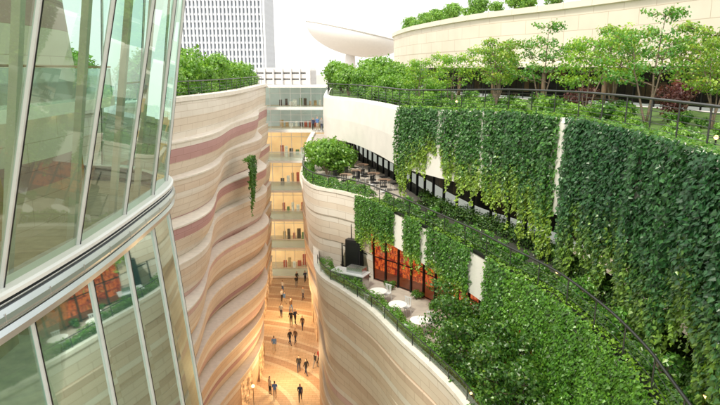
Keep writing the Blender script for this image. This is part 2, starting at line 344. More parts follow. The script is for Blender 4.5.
# ================================================================= GROUND
def ground():
    m,nt,out=nm('plaza_paving'); L=nt.links.new
    b=node(nt,'ShaderNodeBsdfPrincipled'); b.inputs['Roughness'].default_value=.55
    g=node(nt,'ShaderNodeNewGeometry')
    wv=node(nt,'ShaderNodeTexWave',wave_type='RINGS',rings_direction='Z'); wv.inputs['Scale'].default_value=.09; wv.inputs['Distortion'].default_value=1.5; wv.inputs['Detail'].default_value=0; wv.inputs['Detail Scale'].default_value=.4
    mp=node(nt,'ShaderNodeMapping'); mp.inputs['Location'].default_value=(14,-36,0); L(g.outputs['Position'],mp.inputs[0]); L(mp.outputs[0],wv.inputs['Vector'])
    r=node(nt,'ShaderNodeValToRGB'); r.color_ramp.interpolation='CONSTANT'; r.color_ramp.elements[0].color=(.74,.54,.35,1); r.color_ramp.elements[1].position=.55; r.color_ramp.elements[1].color=(.82,.66,.47,1); e=r.color_ramp.elements.new(.86); e.color=(.60,.40,.26,1)  # paving tones yellowed, part of the golden street glow put into the colour
    L(wv.outputs['Fac'],r.inputs['Fac'])
    br=node(nt,'ShaderNodeTexBrick'); br.inputs['Scale'].default_value=1; br.inputs['Brick Width'].default_value=.6; br.inputs['Row Height'].default_value=.3; br.inputs['Mortar Size'].default_value=.012; br.inputs['Color1'].default_value=(1,1,1,1); br.inputs['Color2'].default_value=(.88,.86,.83,1); br.inputs['Mortar'].default_value=(.6,.55,.5,1)
    L(g.outputs['Position'],br.inputs['Vector'])
    mx=node(nt,'ShaderNodeMix',data_type='RGBA',blend_type='MULTIPLY'); mx.inputs[0].default_value=1; L(r.outputs['Color'],mx.inputs[6]); L(br.outputs['Color'],mx.inputs[7]); L(mx.outputs[2],b.inputs['Base Color']); L(b.outputs[0],out.inputs[0])
    obj('pavement',mesh('pavement',[(-40,-20,.004),(40,-20,.004),(40,80,.004),(-40,80,.004)],[(0,1,2,3)],m),kind='structure')
    obj('ground',mesh('ground',[(-3000,-3000,0),(3000,-3000,0),(3000,3000,0),(-3000,3000,0)],[(0,1,2,3)],m_conc),kind='structure')
ground()

# ================================================================= GLASS TOWER (cone shaped)
def tower():
    T=curve([(-9.7,0),(-7.8,4),(-7.0,8),(-6.68,12),(-6.75,16),(-7.1,20),(-8.2,22.2),(-10.2,23.7),(-13,24.4)],.1)
    e=thing('glass_tower',(0,0,0),'cone shaped glass tower with steel belt and leaning panes','building')
    N=nrm(T); WB=21.05
    def at(y,offd,z):
        i=int(np.argmin(np.abs(T[:,1]-y))); p=T[i]+N[i]*offd; return Vector((p[0],p[1],z))
    def lean(y): return float(np.interp(y,[8,20,23],[.31,.17,.15]))
    def facade(ys,z0,z1,lf,mat):
        for a_,b_ in zip(ys[:-1],ys[1:]):
            v=[at(a_,0,z0),at(b_,0,z0),at(b_,lf(b_)*abs(z1-z0),z1),at(a_,lf(a_)*abs(z1-z0),z1)]
            obj('glass_pane',mesh('glass_pane',v,[(0,1,2,3)],mat),e)
        for y in ys:
            p0=at(y,.02,z0); p1=at(y,.02+lf(y)*abs(z1-z0),z1); i=int(np.argmin(np.abs(T[:,1]-y))); n=N[i]
            MB().beam(p0,p1,.05,.09,(-n[1],n[0],0)).obj('mullion',m_alu,e)
            t=Vector((-n[1],n[0],0))*.04; MB().beam(p0+t,p1+t,.03,.11,(-n[1],n[0],0)).obj('gasket',m_dark,e)
    ys=[1.5,4.3,7.1,9.9,12.6,15.4,18.0,20.4,22.1,23.2,24.0]
    facade(ys,22.0,31.5,lean,m_gtower)
    ys2=[1.5,3.8,6.0,8.3,10.6,13.0,15.3,17.7,20.0,21.8,23.0,23.9]
    facade(ys2,WB,3.0,lambda y:float(np.interp(y,[10,20],[.065,.085])),m_glow)
    def ring(name,prof,mat):
        loft(name,[row(off(T,d),z) for d,z in prof],mat,e)
    ring('belt_rim',[(-.3,22.0),(.20,22.0),(.26,21.96),(.26,21.88),(.18,21.83),(.1,21.83)],m_belt)
    ring('belt_groove',[(.12,21.84),(.12,21.70)],m_dark)
    ring('belt_band',[(.1,21.71),(.24,21.71),(.30,21.60),(.31,21.50),(.26,21.42),(.1,21.42)],m_beltm)
    ring('belt_groove',[(.12,21.43),(.12,21.31)],m_dark)
    ring('belt_rim',[(.1,21.32),(.20,21.32),(.26,21.22),(.20,21.05),(-.3,21.05)],m_beltm)
    MB().tube(row(off(T,.20),21.77),.022,6).obj('belt_rail',m_steel,e,True)
    MB().tube(row(off(T,.20),21.37),.022,6).obj('belt_rail',m_steel,e,True)
    a=arclen(T)
    for s in np.arange(2,a[-1]-1,1.35):
        x,y=np.interp(s,a,T[:,0]),np.interp(s,a,T[:,1]); i=int(np.argmin(np.hypot(T[:,0]-x,T[:,1]-y))); n=N[i]
        MB().box((x+n[0]*.303,y+n[1]*.303,21.55),(.012,.012,.18),math.atan2(n[1],n[0])).obj('belt_joint',m_conc,e)
    for z in (21.2,18.0,14.6,11.0):
        loft('floor_slab',[row(off(T,-.25),z+.15),row(off(T,-.25),z-.25)],m_belt,e)
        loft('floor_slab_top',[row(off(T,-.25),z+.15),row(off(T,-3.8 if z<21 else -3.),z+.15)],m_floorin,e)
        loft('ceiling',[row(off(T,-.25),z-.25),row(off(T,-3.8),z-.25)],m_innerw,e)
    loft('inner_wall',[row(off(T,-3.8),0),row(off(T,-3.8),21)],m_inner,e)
    loft('atrium_wall',[row(off(T,-3.0+.5*np.sin(T[:,1]*.45)),21),row(off(T,-2.8+.5*np.sin(T[:,1]*.45)),26),row(off(T,-3.2+.5*np.sin(T[:,1]*.45)),32)],m_reflstripe,e)  # inner wall carrying the painted reflection of the striped stone
    loft('gallery_slab',[row(off(T,-3.6),25.1),row(off(T,-1.5),25.1),row(off(T,-1.5),24.8),row(off(T,-3.6),24.8)],m_innerw,e)
    loft('gallery_glass',[row(off(T,-1.55),25.1),row(off(T,-1.55),26.05)],m_gbal,e)
    MB().tube(row(off(T,-1.55),26.1),.035,6).obj('gallery_rail',m_timber,e)
    loft('roof_soffit',[row(off(T,1.6),31.5),row(off(T,-4.),31.5)],m_innerw,e)
    for y in (5.5,8.5,11.4,14.2,17.,19.6):
        MB().beam(at(y,-1.0,21.35),at(y+.5,.6,31.5),.18,.18,(0,1,0)).obj('column',m_incol,e)
    for z0,z1,d in ((18.15,20.9,-1.4),(14.75,17.7,-1.4),(11.15,14.3,-1.4)):
        for y in (6,10.,14.,18.):
            MB().beam(at(y,d,z0),at(y,d+.2,z1),.18,.18,(0,1,0)).obj('column',m_timber,e)
    for k,y in enumerate(np.arange(4.5,22,1.7)):
        i=int(np.argmin(np.abs(T[:,1]-y))); r_=math.atan2(N[i][1],N[i][0])
        for z in (18.15,14.75,11.15):
            MB().box(tuple(at(y,-3.5,z+1.0)),(.3,1.1,2.0),r_).obj('display_shelf',m_timber,e)
        MB().box(tuple(at(y,-2.9,22.5)),(.25,.9,1.8),r_).obj('wall_cabinet',m_timber,e)
    ml=emit('warm_panel',(1,.74,.42),4)
    for y in np.arange(4,22,1.3):
        for z in (20.92,17.72,14.32): MB().lathe(tuple(at(y,-1.4,z)),[(.12,-.03),(.12,.02)],12).obj('ceiling_lamp',ml,e)
        MB().lathe(tuple(at(y,-2.2,24.77)),[(.10,-.03),(.10,.02)],12).obj('ceiling_lamp',ml,e)
tower()

# ================================================================= LEFT CANYON BUILDING
WL=curve([(-13.5,14),(-12.6,22),(-11.9,30),(-11.0,35.5),(-10.4,40),(-10.2,46),(-10.5,54),(-11.0,61),(-11.3,68)],.25)
def left_wall():
    e=thing('shopping_building',(0,0,0),'wavy building with layered beige and mauve stone bands','building')
    Z=[24.2,21.84,19.74,17.22,15.12,12.6,10.08,7.98,5.46,2.94,0.]; Y=WL[:,1]; fade=np.interp(Y,[52,64],[1,.15]); nz=len(Z)-1
    for k in range(nz):
        A=[.10,.40,.75,1.0,1.1,1.1,1.0,.85,.6,.4][k]; ph=[.6,1.1,1.6,2.45,2.85,3.65,4.05,4.8,5.1,5.6][k]; lam=17.5+.15*k; base=np.interp(Y,[40,50,61],[[0,0,.05,.1,.25,.45,.65,.85,1.05,1.2][k],[0,.05,.1,.15,.25,.35,.45,.6,.7,.8][k],0])+[0,.1,0,.12,0,.12,0,.12,0,.1][k]*fade
        g=(A*np.sin(2*np.pi*Y/lam+ph))*fade+base
        ov=[.14,.28,.32,.36,.32,.36,.32,.32,.24,.12][k]*(.3+.7*fade)
        zt,zb=Z[k],Z[k+1]; zs=np.linspace(zt-.10,zb,6); pr=[1,1,.85,.5,-.05,-.9]
        rows=[row(off(WL,-3.5),zt+(.004 if k else 0)),row(off(WL,g+ov-.06),zt+(.004 if k else 0))]+[row(off(WL,g+ov*q),z) for q,z in zip(pr,zs)]+[row(off(WL,-3.5),zb)]
        loft('wall_band',rows,m_left,e,uvv=[zt,zt]+list(zs)+[zb])
        if k: loft('ledge_coping',[row(off(WL,g+ov-1.4),zt+.02),row(off(WL,g+ov+.06),zt+.02),row(off(WL,g+ov+.06),zt-.08),row(off(WL,g+ov-.03),zt-.08)],m_coping,e)
        if k==nz-1: b6=off(WL,g+ov+.03)
    a=arclen(b6)
    for s in np.arange(25,a[-1]-2,4.4):
        i0,i1=np.searchsorted(a,s),np.searchsorted(a,s+2.8); seg=b6[i0:i1]
        if len(seg)>2: loft('shopfront',[row(seg,2.5),row(seg,.02)],m_shop,e)
    loft('coping',[row(off(WL,-.65),24.2),row(off(WL,-.65),24.40),row(off(WL,.28),24.40),row(off(WL,.28),24.12)],m_coping,e)
    loft('roof_deck',[row(off(WL,-.5),24.1),row(off(WL,-14),24.1)],m_deck,e)
left_wall()
railing(off(WL,-.4)[60:],24.40,.9,'thin metal railing on the coping of the striped building',post=2.0,wires=3)

# ================================================================= RIGHT SIDE CURVES (from far to near)
C4=curve([(-7.2,69),(-6.5,60),(-4.9,50),(-3.7,42),(-3.1,36),(-2.5,31),(-.8,27.9),(.55,25.5),(1.75,22.5),(2.8,20.1),(3.6,17.9),(4.2,15),(4.5,12),(4.4,6),(4.2,2)],.25)
C5=curve([(-5.6,66),(-5.4,58),(-4.9,50),(-4.3,43),(-3.9,37.8),(-2.9,34.6),(-1.3,33.1),(.3,31.2),(2.0,27.8),(3.2,25.1),(4.5,22.1),(5.3,19.8),(5.9,18.2),(6.35,16.7),(6.6,14.9),(6.7,13.4),(6.65,11.8),(6.5,10.7),(6.2,8.5),(5.8,5)],.25)
C6=curve([(-3.6,68),(-3.4,58),(-3.1,50),(-2.8,46),(-1.7,43.3),(-.3,40.5),(1.2,35.5),(2.3,30.9),(3.9,27.7),(6.0,24.3),(7.25,20.6),(7.65,17.6),(7.6,14.5),(7.3,11.4),(6.9,9),(6.5,5)],.25)
CB=curve([(11,82),(6.5,79),(4.3,72),(5.0,62),(6.6,55),(9.4,46.5),(13.3,39.5),(16.2,33),(18.2,25),(18.8,12),(18,0)],.4)
F4=curve([(-1.2,33.4),(.3,31.6),(3.7,28.0),(5.9,23.2),(7.4,18),(8,12),(7.8,5)],.25)
F5=curve([(-1.5,66),(-1.4,56),(-.8,49),(.6,43.5),(2.2,38),(3.5,32.2),(4.7,28.4),(6.7,24.7),(7.9,20.8),(8.3,17.6),(8.2,14.5),(7.9,10),(7.4,5)],.25)
Z4,Z5,Z6=14.0,18.7,24.0
def z6(c): return Z6+np.interp(-c[:,1],[-30.6,-27.6,-24.2,-20,-10],[0,.1,.25,.3,.28])
def right_side():
    e=thing('terraced_building',(0,0,0),'terraced building with curved stone walls, glazed restaurants and gardens','building')
    Z=[14.5,13.02,10.92,8.4,5.88,3.36,0]; Y=C4[:,1]
    for k in range(6):
        A=[0,.10,.2,.25,.25,.15][k]; d=A*np.sin(Y*.3+k*.9)-.16*k; zt,zb=Z[k],Z[k+1]
        rows=[row(off(C4,-3.),zt+.004),row(off(C4,d-.06),zt+.004),row(off(C4,d),zt-.06),row(off(C4,d-.16),zb),row(off(C4,-3.),zb)]
        if k==0: rows=rows[2:]
        loft('wall_band',rows,m_right,e,uvv=[zt,zt,zt-.06,zb,zb][-len(rows):])
        if k==5: b6=off(C4,d-.04)
    a_=arclen(b6)
    for s in np.arange(2,32,4.6):
        i0,i1=np.searchsorted(a_,s),np.searchsorted(a_,s+3.4); loft('shopfront',[row(b6[i0:i1],2.6),row(b6[i0:i1],.02)],m_shop,e)
    loft('coping',[row(off(C4,-.30),Z4),row(off(C4,-.30),14.56),row(off(C4,.06),14.56),row(off(C4,.06),14.38)],m_coping,e)
    n=160; a=C4[(C4[:,1]<34)]; loft('terrace_floor',[row(resample(off(a,-.2),n=n),Z4),row(resample(off(F4,-2),n=n),Z4)],m_deck,e)
    i=int(np.argmin(np.hypot(C5[:,0]-.3,C5[:,1]-31.2))); P=C5[:i+3]
    zs=[18.9,17.2,17.2,15.6,15.6,13.9]; ds=[.06,-.02,-.10,-.16,-.22,-.3]
    loft('wall_band',[row(off(P,d),z) for d,z in zip(ds,zs)]+[row(off(P,-2.5),13.9)],m_right,e,uvv=zs+[13.9])
    loft('wall_band',[row(off(P[:-4],-.9),14.0),row(off(P[:-4],-.9),0)],m_right,e)
    loft('coping',[row(off(P,-.35),Z5),row(off(P,-.35),18.95),row(off(P,.10),18.95),row(off(P,.10),18.75)],m_coping,e)
    Q=C5[i+2:]; loft('planter_edge',[row(off(Q,-.12),18.7),row(off(Q,-.12),18.86),row(off(Q,.03),18.86),row(off(Q,.03),18.75)],m_dark,e)
    loft('planter_bed',[row(off(Q,-.12),18.80),row(off(Q,-.75),18.80),row(off(Q,-.75),18.7)],m_soil,e)
    n=200; far=C5[:i+3]; j=int(np.argmin(np.hypot(F5[:,0]-4.2,F5[:,1]-31)))
    loft('terrace_floor',[row(resample(off(far,-.1),n=n),Z5),row(resample(off(F5[:j],-1.),n=n),Z5)],m_deck,e)
    loft('walkway_floor',[row(resample(off(C5[i+2:],-.1),n=n),Z5),row(resample(off(F5[j-1:],-1.),n=n),Z5)],m_deckd,e)
    loft('soffit',[row(resample(off(C5[i:],-.05),n=n),17.6),row(resample(off(F4,-3),n=n),17.6)],m_wood,e)
    loft('ivy_fascia',[row(off(Q,.0),18.76),row(off(Q,.02),16.95),row(off(Q,-.3),16.95),row(off(Q,-.3),17.6)],m_white,e)
    near=C5[C5[:,1]<18.0]; loft('planted_wall',[row(off(near,-.08),17.0),row(off(near,-.2),9.)],m_soil,e)
    loft('restaurant_glazing',[row(F4,Z4),row(F4,17.6)],m_gwarm,e)
    loft('restaurant_interior',[row(off(F4,-1.4),Z4),row(off(F4,-1.4),17.6)],m_red,e)
    def muls(c,z0,z1,st,w=.07,mat=m_dark):
        a=arclen(c); N=nrm(c)
        for s in np.arange(.2,a[-1],st):
            x,y=np.interp(s,a,c[:,0]),np.interp(s,a,c[:,1]); n=(np.interp(s,a,N[:,0]),np.interp(s,a,N[:,1]))
            MB().box((x,y,(z0+z1)/2),(w,w*2,z1-z0),math.atan2(n[1],n[0])+math.pi/2).obj('mullion',mat,e)
    muls(F4[F4[:,1]>17],Z4,17.6,.95)
    for z in (14.05,15.4,16.5): loft('transom',[row(off(F4,.03),z),row(off(F4,.03),z+.07)],m_dark,e)
    loft('glazing',[row(F5,Z5),row(F5,22.6)],m_gdark,e)
    loft('interior_wall',[row(off(F5,-2.2),Z5),row(off(F5,-2.2),22.6)],m_dim,e)
    muls(F5[(F5[:,1]>9)&(F5[:,1]<50)],Z5,22.6,1.25)
    loft('soffit',[row(resample(off(C6,-.3),n=n),21.2),row(resample(off(F5,-3),n=n),21.2)],m_wood,e)
    zz=z6(C6); loft('garden_fascia',[row(off(C6,-.4),zz),row(off(C6,.0),zz),row(off(C6,.06),zz-.15),row(off(C6,.12),(zz+20.7)/2),row(off(C6,.05),20.75),row(off(C6,-.3),20.7),row(off(C6,-.3),21.2)],m_white,e)
    loft('garden_floor',[row(resample(off(C6,-.3),n=n),Z6-.1),row(resample(off(CB,-1),n=n),Z6-.15)],plain('garden_ground',(.08,.15,.03),.95,var=.6,scale=3,bump=.6),e)
    e2=thing('garden_pavilion',(0,0,0),'low curved pavilion with cream panelled roof band','building')
    loft('roof_band',[row(off(CB,-1.5),30.3),row(off(CB,.35),30.3),row(off(CB,.35),29.9),row(off(CB,.15),29.85),row(off(CB,.05),26.6),row(off(CB,.15),26.5),row(off(CB,.15),26.2),row(off(CB,-1.8),26.2)],m_cream,e2)
    loft('roof_deck',[row(off(CB,-1.4),30.2),row(off(CB,-12),30.2)],m_conc,e2)
    G=off(CB,-1.6); loft('glazing',[row(G,Z6-.15),row(G,26.2)],m_gdark,e2); loft('interior_wall',[row(off(G,-2.5),Z6-.15),row(off(G,-2.5),26.2)],m_dim,e2)
    a=arclen(CB)
    for s in np.arange(4,a[-1]-14,5.2):
        x,y=np.interp(s,a,off(CB,-.7)[:,0]),np.interp(s,a,off(CB,-.7)[:,1]); MB().lathe((x,y,Z6-.15),[(.15,0),(.15,2.35)],12).obj('column',m_wood,e2,True)
    a=arclen(G)
    for s in np.arange(2,a[-1]-14,1.6):
        x,y=np.interp(s,a,G[:,0]),np.interp(s,a,G[:,1]); MB().box((x,y,Z6+1.0),(.08,.08,2.3)).obj('mullion',m_dark,e2)
right_side()
i5=int(np.argmin(np.hypot(C5[:,0]-.3,C5[:,1]-31.2)))
railing(off(C5,-.02)[80:],18.87,.85,'dark handrail sweeping along the ivy covered terrace edge',post=1.6,wires=2,rr=.04)
a4=C4[(C4[:,1]<32.5)]
railing(off(a4,-.18),14.56,.55,'glass balustrade along the striped curved rim',glassy=True,post=1.4,rr=.025)
c6r=C6[(C6[:,1]<60)]; railing(off(c6r,-.3),z6(c6r),.95,'thin dark railing along the hanging garden edge',post=1.5,wires=5)

# ivy
A_=np.array
up=C6[(C6[:,1]<31.2)]
def gap6(x,y): return (3.95<x<4.12 and y>26) or (5.5<x<5.72 and y>24) or (19.75<y<20.4)
def len6(x,y): return float(np.interp(y,[8,12,15,18,20.5,22.5,24.3,26,27.3,28,29,31.2],[4.4,4.6,4.75,4.85,4.8,4.6,4.2,3.5,2.8,2.6,3.1,3.8]))
near=up[up[:,1]<20.2]; far=up[up[:,1]>=20.0]
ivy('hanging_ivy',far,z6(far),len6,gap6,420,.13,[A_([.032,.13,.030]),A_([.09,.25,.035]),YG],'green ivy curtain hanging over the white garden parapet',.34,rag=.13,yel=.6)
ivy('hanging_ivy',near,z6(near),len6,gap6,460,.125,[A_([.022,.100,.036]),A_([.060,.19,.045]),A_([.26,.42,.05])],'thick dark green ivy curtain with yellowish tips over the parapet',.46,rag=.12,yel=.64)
lo=C5[i5-3:]
def gap5(x,y): return (1.85<x<2.3 and y>27) or (3.0<x<3.3) or (4.6<x<4.95)
def len5(x,y): return float(np.interp(y,[8,14,17.5,18.8,20,22,26,31.5],[7.5,7.2,6.4,5.0,3.4,2.4,2.0,2.3]))
la=lo[lo[:,1]>19.3]; lb=lo[lo[:,1]<=19.5]
LIME=[A_([.075,.22,.022]),A_([.17,.37,.03]),A_([.38,.55,.05])]
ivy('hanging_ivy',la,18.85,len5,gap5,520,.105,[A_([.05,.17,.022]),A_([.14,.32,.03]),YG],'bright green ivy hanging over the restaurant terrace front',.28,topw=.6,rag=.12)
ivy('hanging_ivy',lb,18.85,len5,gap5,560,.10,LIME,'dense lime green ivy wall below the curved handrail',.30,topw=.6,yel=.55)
hedge('rim_hedge',off(a4,-.66),Z4+.05,.75,.86,1100,.08,[MG*.8,MG*1.3,YG],'clipped bright green hedge along the striped rim')
qlo=lo[lo[:,1]<30]; hedge('planter_hedge',off(qlo,-.55),Z5+.1,.65,.38,520,.09,[DG*.7,MG*.8,YG*.8],'low green planting in the bed behind the handrail')
fq=F5[(F5[:,1]<31)&(F5[:,1]>8)]; hedge('facade_hedge',off(fq,.35),Z5,.6,.75,620,.09,[DG*.6,MG*.65,YG*.6],'green planting along the foot of the dark glazing')
pq=C5[20:i5+2]; pq=pq[pq[:,1]<42]; hedge('prow_hedge',off(pq,-.35),Z5+.1,.7,.55,620,.10,[DG,MG,YG],'leafy planting spilling over the curved terrace coping')
pl=WL[(WL[:,1]>43.8)&(WL[:,1]<47.0)]; ivy('hanging_ivy',off(pl,1.2),18.9,lambda x,y:3.4 if 44.6<y<46.2 else 1.8,lambda x,y:False,260,.17,[DG,MG,MG],'small patch of ivy hanging on the striped wall',.3)

# ================================================================= far mall block
def far_block():
    e=thing('glass_shopping_block',(0,0,0),'glazed shopping block with lit floors and open balconies','building')
    x0,x1,y=-13.5,-2.0,69.5; lv=[0.2,4.0,7.7,11.4,15.1,18.8,21.5,24.1]; ml=emit('shop_lamp',(1,.82,.55),6)
    for i,z in enumerate(lv):
        MB().box(((x0+x1)/2,y-.6,z),(x1-x0,2.6,.26)).obj('floor_slab',m_belt,e)
        if i<7:
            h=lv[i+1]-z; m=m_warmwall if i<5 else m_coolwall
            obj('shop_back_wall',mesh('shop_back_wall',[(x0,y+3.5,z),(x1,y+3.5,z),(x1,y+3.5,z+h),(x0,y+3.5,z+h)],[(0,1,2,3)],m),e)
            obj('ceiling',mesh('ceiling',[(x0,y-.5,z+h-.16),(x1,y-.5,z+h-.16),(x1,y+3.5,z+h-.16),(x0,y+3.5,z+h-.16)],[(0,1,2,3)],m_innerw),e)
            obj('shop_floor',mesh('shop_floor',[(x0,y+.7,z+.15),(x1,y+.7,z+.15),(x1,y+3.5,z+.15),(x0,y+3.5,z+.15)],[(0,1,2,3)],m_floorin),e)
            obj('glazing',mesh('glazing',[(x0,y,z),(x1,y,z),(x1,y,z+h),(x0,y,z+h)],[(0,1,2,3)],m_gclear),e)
            for x in np.arange(x0,x1,1.25): MB().box((x,y-.05,z+h/2),(.05,.12,h-.26)).obj('mullion',m_alu,e)
            MB().box(((x0+x1)/2,y-.06,z+h-.85),(x1-x0,.06,.05)).obj('transom',m_alu,e)
            for q,x in enumerate(np.arange(x0+3.5,x1,.62)):
                hh=(.6+.9*random.random())*(1 if i<5 else .6)
                MB().box((x,y+random.uniform(1.2,3.1),z+.16+hh/2),(random.uniform(.25,.5),.35,hh)).obj('display_shelf',m_goods[random.randrange(5)],e)
            if i<5:
                for x in np.arange(x0+3.3,x1,1.1): MB().box((x,y+.8,z+h-.20),(.18,.18,.05)).obj('ceiling_lamp',ml,e)
                MB().box(((x0+x1)/2,y-1.8,z+1.2),(x1-x0,.05,.06)).obj('balcony_rail',m_alu,e)
                obj('balcony_glass',mesh('balcony_glass',[(x0,y-1.8,z+.14),(x1,y-1.8,z+.14),(x1,y-1.8,z+1.16),(x0,y-1.8,z+1.16)],[(0,1,2,3)],m_gbal),e)
    MB().box(((x0+x1)/2,y-1.8,19.95),(x1-x0,.05,.06)).obj('balcony_rail',m_alu,e)
far_block()
m_wing=plain('window_blue_grey',(.38,.43,.48),.3,var=.18,scale=.4)
m_winp=plain('window_pale_grey',(.55,.56,.57),.3,var=.1,scale=.4)
m_ofc=plain('blue_grey_precast',(.62,.65,.68),.7,var=.04)
m_ofc2=plain('white_precast',(.70,.70,.69),.7,var=.05)
def grid_tower(x0,x1,y,z1,dx,dz,label,mat,yd=25,z0=0,pw=.35,sp=.36,gl=None):
    e=thing('office_tower',(0,0,0),label,'building')
    MB().box(((x0+x1)/2,y+yd/2+.6,(z0+z1)/2),(x1-x0-.6,yd,z1-z0)).obj('window_glass',gl or m_wing,e)
    g=MB()
    for x in np.arange(x0,x1+.01,dx): g.box((x,y-.1,(z0+z1)/2),(pw*dx,1.0,z1-z0))
    for yy in np.arange(y,y+yd,dx): g.box((x1,yy,(z0+z1)/2),(.8,pw*dx,z1-z0))
    g.obj('facade_pier',mat,e); s=MB()
    for z in np.arange(max(z0,15),z1+.1,dz): s.box(((x0+x1)/2,y+.25,z),(x1-x0,.6,dz*sp)); s.box((x1-.1,y+yd/2,z),(.6,yd,dz*sp))
    s.obj('facade_spandrel',mat,e); return e
grid_tower(-78,-38,232,120,1.5,2.7,'broad blue grey high rise with a fine vertical window grid',m_ofc,pw=.5,sp=.3)
grid_tower(-19,-9.5,105,26.3,1.6,1.1,'low pale office block behind the shopping block',m_ofc2,yd=15,pw=.15,sp=.7,gl=m_winp)

def dish():
    e=thing('dish_canopy',(-.8,88,31.6),'white sliced bowl shaped canopy tilted on a short mast','canopy')
    n=56; v=[];f=[]; K=14
    for k in range(K+1):
        t=k/K; r=7.4*math.sin(t*math.pi/2); z=-3.5*math.cos(t*math.pi/2)
        for i in range(n): q=2*math.pi*i/n; v.append((r*math.cos(q),r*math.sin(q)*.8,z))
    for k in range(K):
        for i in range(n): f.append((k*n+i,k*n+(i+1)%n,(k+1)*n+(i+1)%n,(k+1)*n+i))
    mw=plain('canopy_white',(.84,.84,.83),.5,var=.02)
    o=obj('shell',mesh('shell',v,f,mw,True),e); o.rotation_euler=(math.radians(1),math.radians(12),0)
    so=o.modifiers.new('s','SOLIDIFY'); so.thickness=.15
    o3=MB().tube([(7.4*math.cos(2*math.pi*i/n),5.92*math.sin(2*math.pi*i/n),0) for i in range(n+1)],.14,6).obj('rim',m_alu,e,True); o3.rotation_euler=o.rotation_euler
    MB().lathe((-.7,0,-7.6),[(1.2,0),(.9,2),(.7,4.3)],16).obj('mast',mw,e,True)
dish()

# ================================================================= PLANTING
pal=[DG,MG,YG]; palY=[MG*.9,YG*.85,OR]; palB=[MG*.9,A_([.19,.37,.05]),YG]; palP=[A_([.10,.03,.04]),A_([.24,.07,.08]),A_([.34,.16,.10])]
bigs=[make_bush(1.7,2.6,palB,'tree','leafy rounded green tree growing on the roof garden',3000,.18,'roof garden trees','tree') for _ in range(3)]
shr=[make_bush(.7,.9,pal,'shrub','low green shrub in the garden bed',900,.11,'garden shrubs') for _ in range(3)]
shl=[make_bush(.75,1.0,palB,'shrub','light green shrub in the garden bed',900,.12,'garden shrubs') for _ in range(2)]
prp=make_bush(1.0,1.9,palP,'shrub','reddish purple leaved shrub in the garden bed',1500,.11)
small=[make_bush(.32,.55,[DG*1.2,MG*1.2,YG*.9],'small_shrub','small bushy plant standing in the walkway bed',420,.07,'walkway plants','plant') for _ in range(2)]
trA=[make_tree(h,p,'tree',l,stems=s,spread=sp,nl=nl,size=.115,group='slender garden trees',dens_r=.40) for h,p,l,s,sp,nl in ((4.6,palY,'slender multi-stem tree with yellow green leaves',4,1.9,2900),(3.7,[MG*1.1,YG*.95,YG],'light green garden tree with thin stems',4,1.6,2200),(5.0,[DG*1.5,MG*1.3,OR],'tall open garden tree with mixed green and ochre leaves',3,2.0,2500))]
trB=make_tree(3.2,[DG*.7,MG*.75,YG*.7],'tree','dense dark green leafy tree on the lower terrace',stems=3,spread=1.3,nl=4200,size=.12,clear=.1,dens_r=.46,group='terrace trees')
for k,(x,y,s) in enumerate([(-13.2,34,1.1),(-12.8,37.5,1.0),(-13,41,1.25),(-12.3,44.5,1.0),(-12.8,48,1.3),(-12.2,52,1.0),(-12.6,56,1.2),(-12.6,60,1.0),(-12.9,65,1.1),(-14.6,39,1.4),(-15,47,1.5),(-15.5,31,1.2)]):
    copy_tree(bigs[k%3],(x,y,24.1),k*1.3,s)
for k,y in enumerate(np.arange(31,68,1.5)):
    x=float(np.interp(y,WL[:,1],WL[:,0]))-1.2; copy_tree((shr+shl)[k%5],(x,y,24.1),k*.7,1.0)
for k,(x,y,s) in enumerate([(-1.0,48,1.0),(-1.6,53,1.2),(.6,45.5,.9),(1.2,50,1.1),(2.4,42,.75),(3.8,47,1.1),(-2.0,59,1.2),(1,57,1.4),(4.6,38,.7),(3.4,60,1.3)]):
    copy_tree(bigs[k%3],(x,y,Z6-.15),k*1.7,s)
copy_tree(bigs[0],(-2.3,38.4,Z5),.5,1.12,'full round light green tree on the curved stone terrace')
copy_tree(bigs[1],(-2.7,41.0,Z5),.5,.95); copy_tree(bigs[2],(-1.3,39.9,Z5),2.5,.8)
for k,(x,y) in enumerate([(-3.2,36.6),(-2.6,35.6),(-1.7,34.6),(-.7,33.7),(-3.5,38.5),(-3.7,40.5),(.3,32.6)]): copy_tree((shr+shl)[k%5],(x,y,Z5+.1),k,.7)
k6=[np.argmin(np.abs(C6[:,1]-42)),len(C6)-20]
for k in range(96):
    i=int(np.interp(k,[0,95],k6)); d=random.uniform(.8,1.5) if k%3==0 else random.uniform(1.8,6.5)
    p=off(C6,-d)[i]; copy_tree((shr+shl)[k%5],(p[0],p[1],Z6-.15),k*.9,random.uniform(.55,1.1) if k<66 else random.uniform(.4,.6))
for k,(x,y,s,t) in enumerate([(4.9,30.2,.85,1),(6.9,29.0,.9,0),(8.9,27.8,.9,2),(9.6,24.2,1.0,1),(11.6,26.4,1.0,0),(11.0,21.7,.9,2),(3.6,34.5,.8,1),(14.0,24.5,1.0,0),(8.0,33.5,.9,1),(12.9,20.6,.8,0)]):
    copy_tree(trA[t],(x,y,Z6-.15),k*2.1,s)
for x,y,s in ((12.6,22.6,1.0),(10.1,26.0,.8)): copy_tree(prp,(x,y,Z6-.15),1,s)
for k in range(24):
    i=int(np.interp(k,[0,23],[30,len(CB)-50])); p=off(CB,-1.3-random.random())[i]; copy_tree((shl if k%2 else bigs)[k%2],(p[0],p[1],30.15),k,1.3 if k%2 else .8)
for k,(x,y,s) in enumerate([(4.1,21.6,1.0),(4.3,19.9,.95),(4.9,18.2,1.05),(5.4,21.0,.9),(5.2,16.4,1.0)]): copy_tree(trB,(x,y,Z4),k*1.7,s)
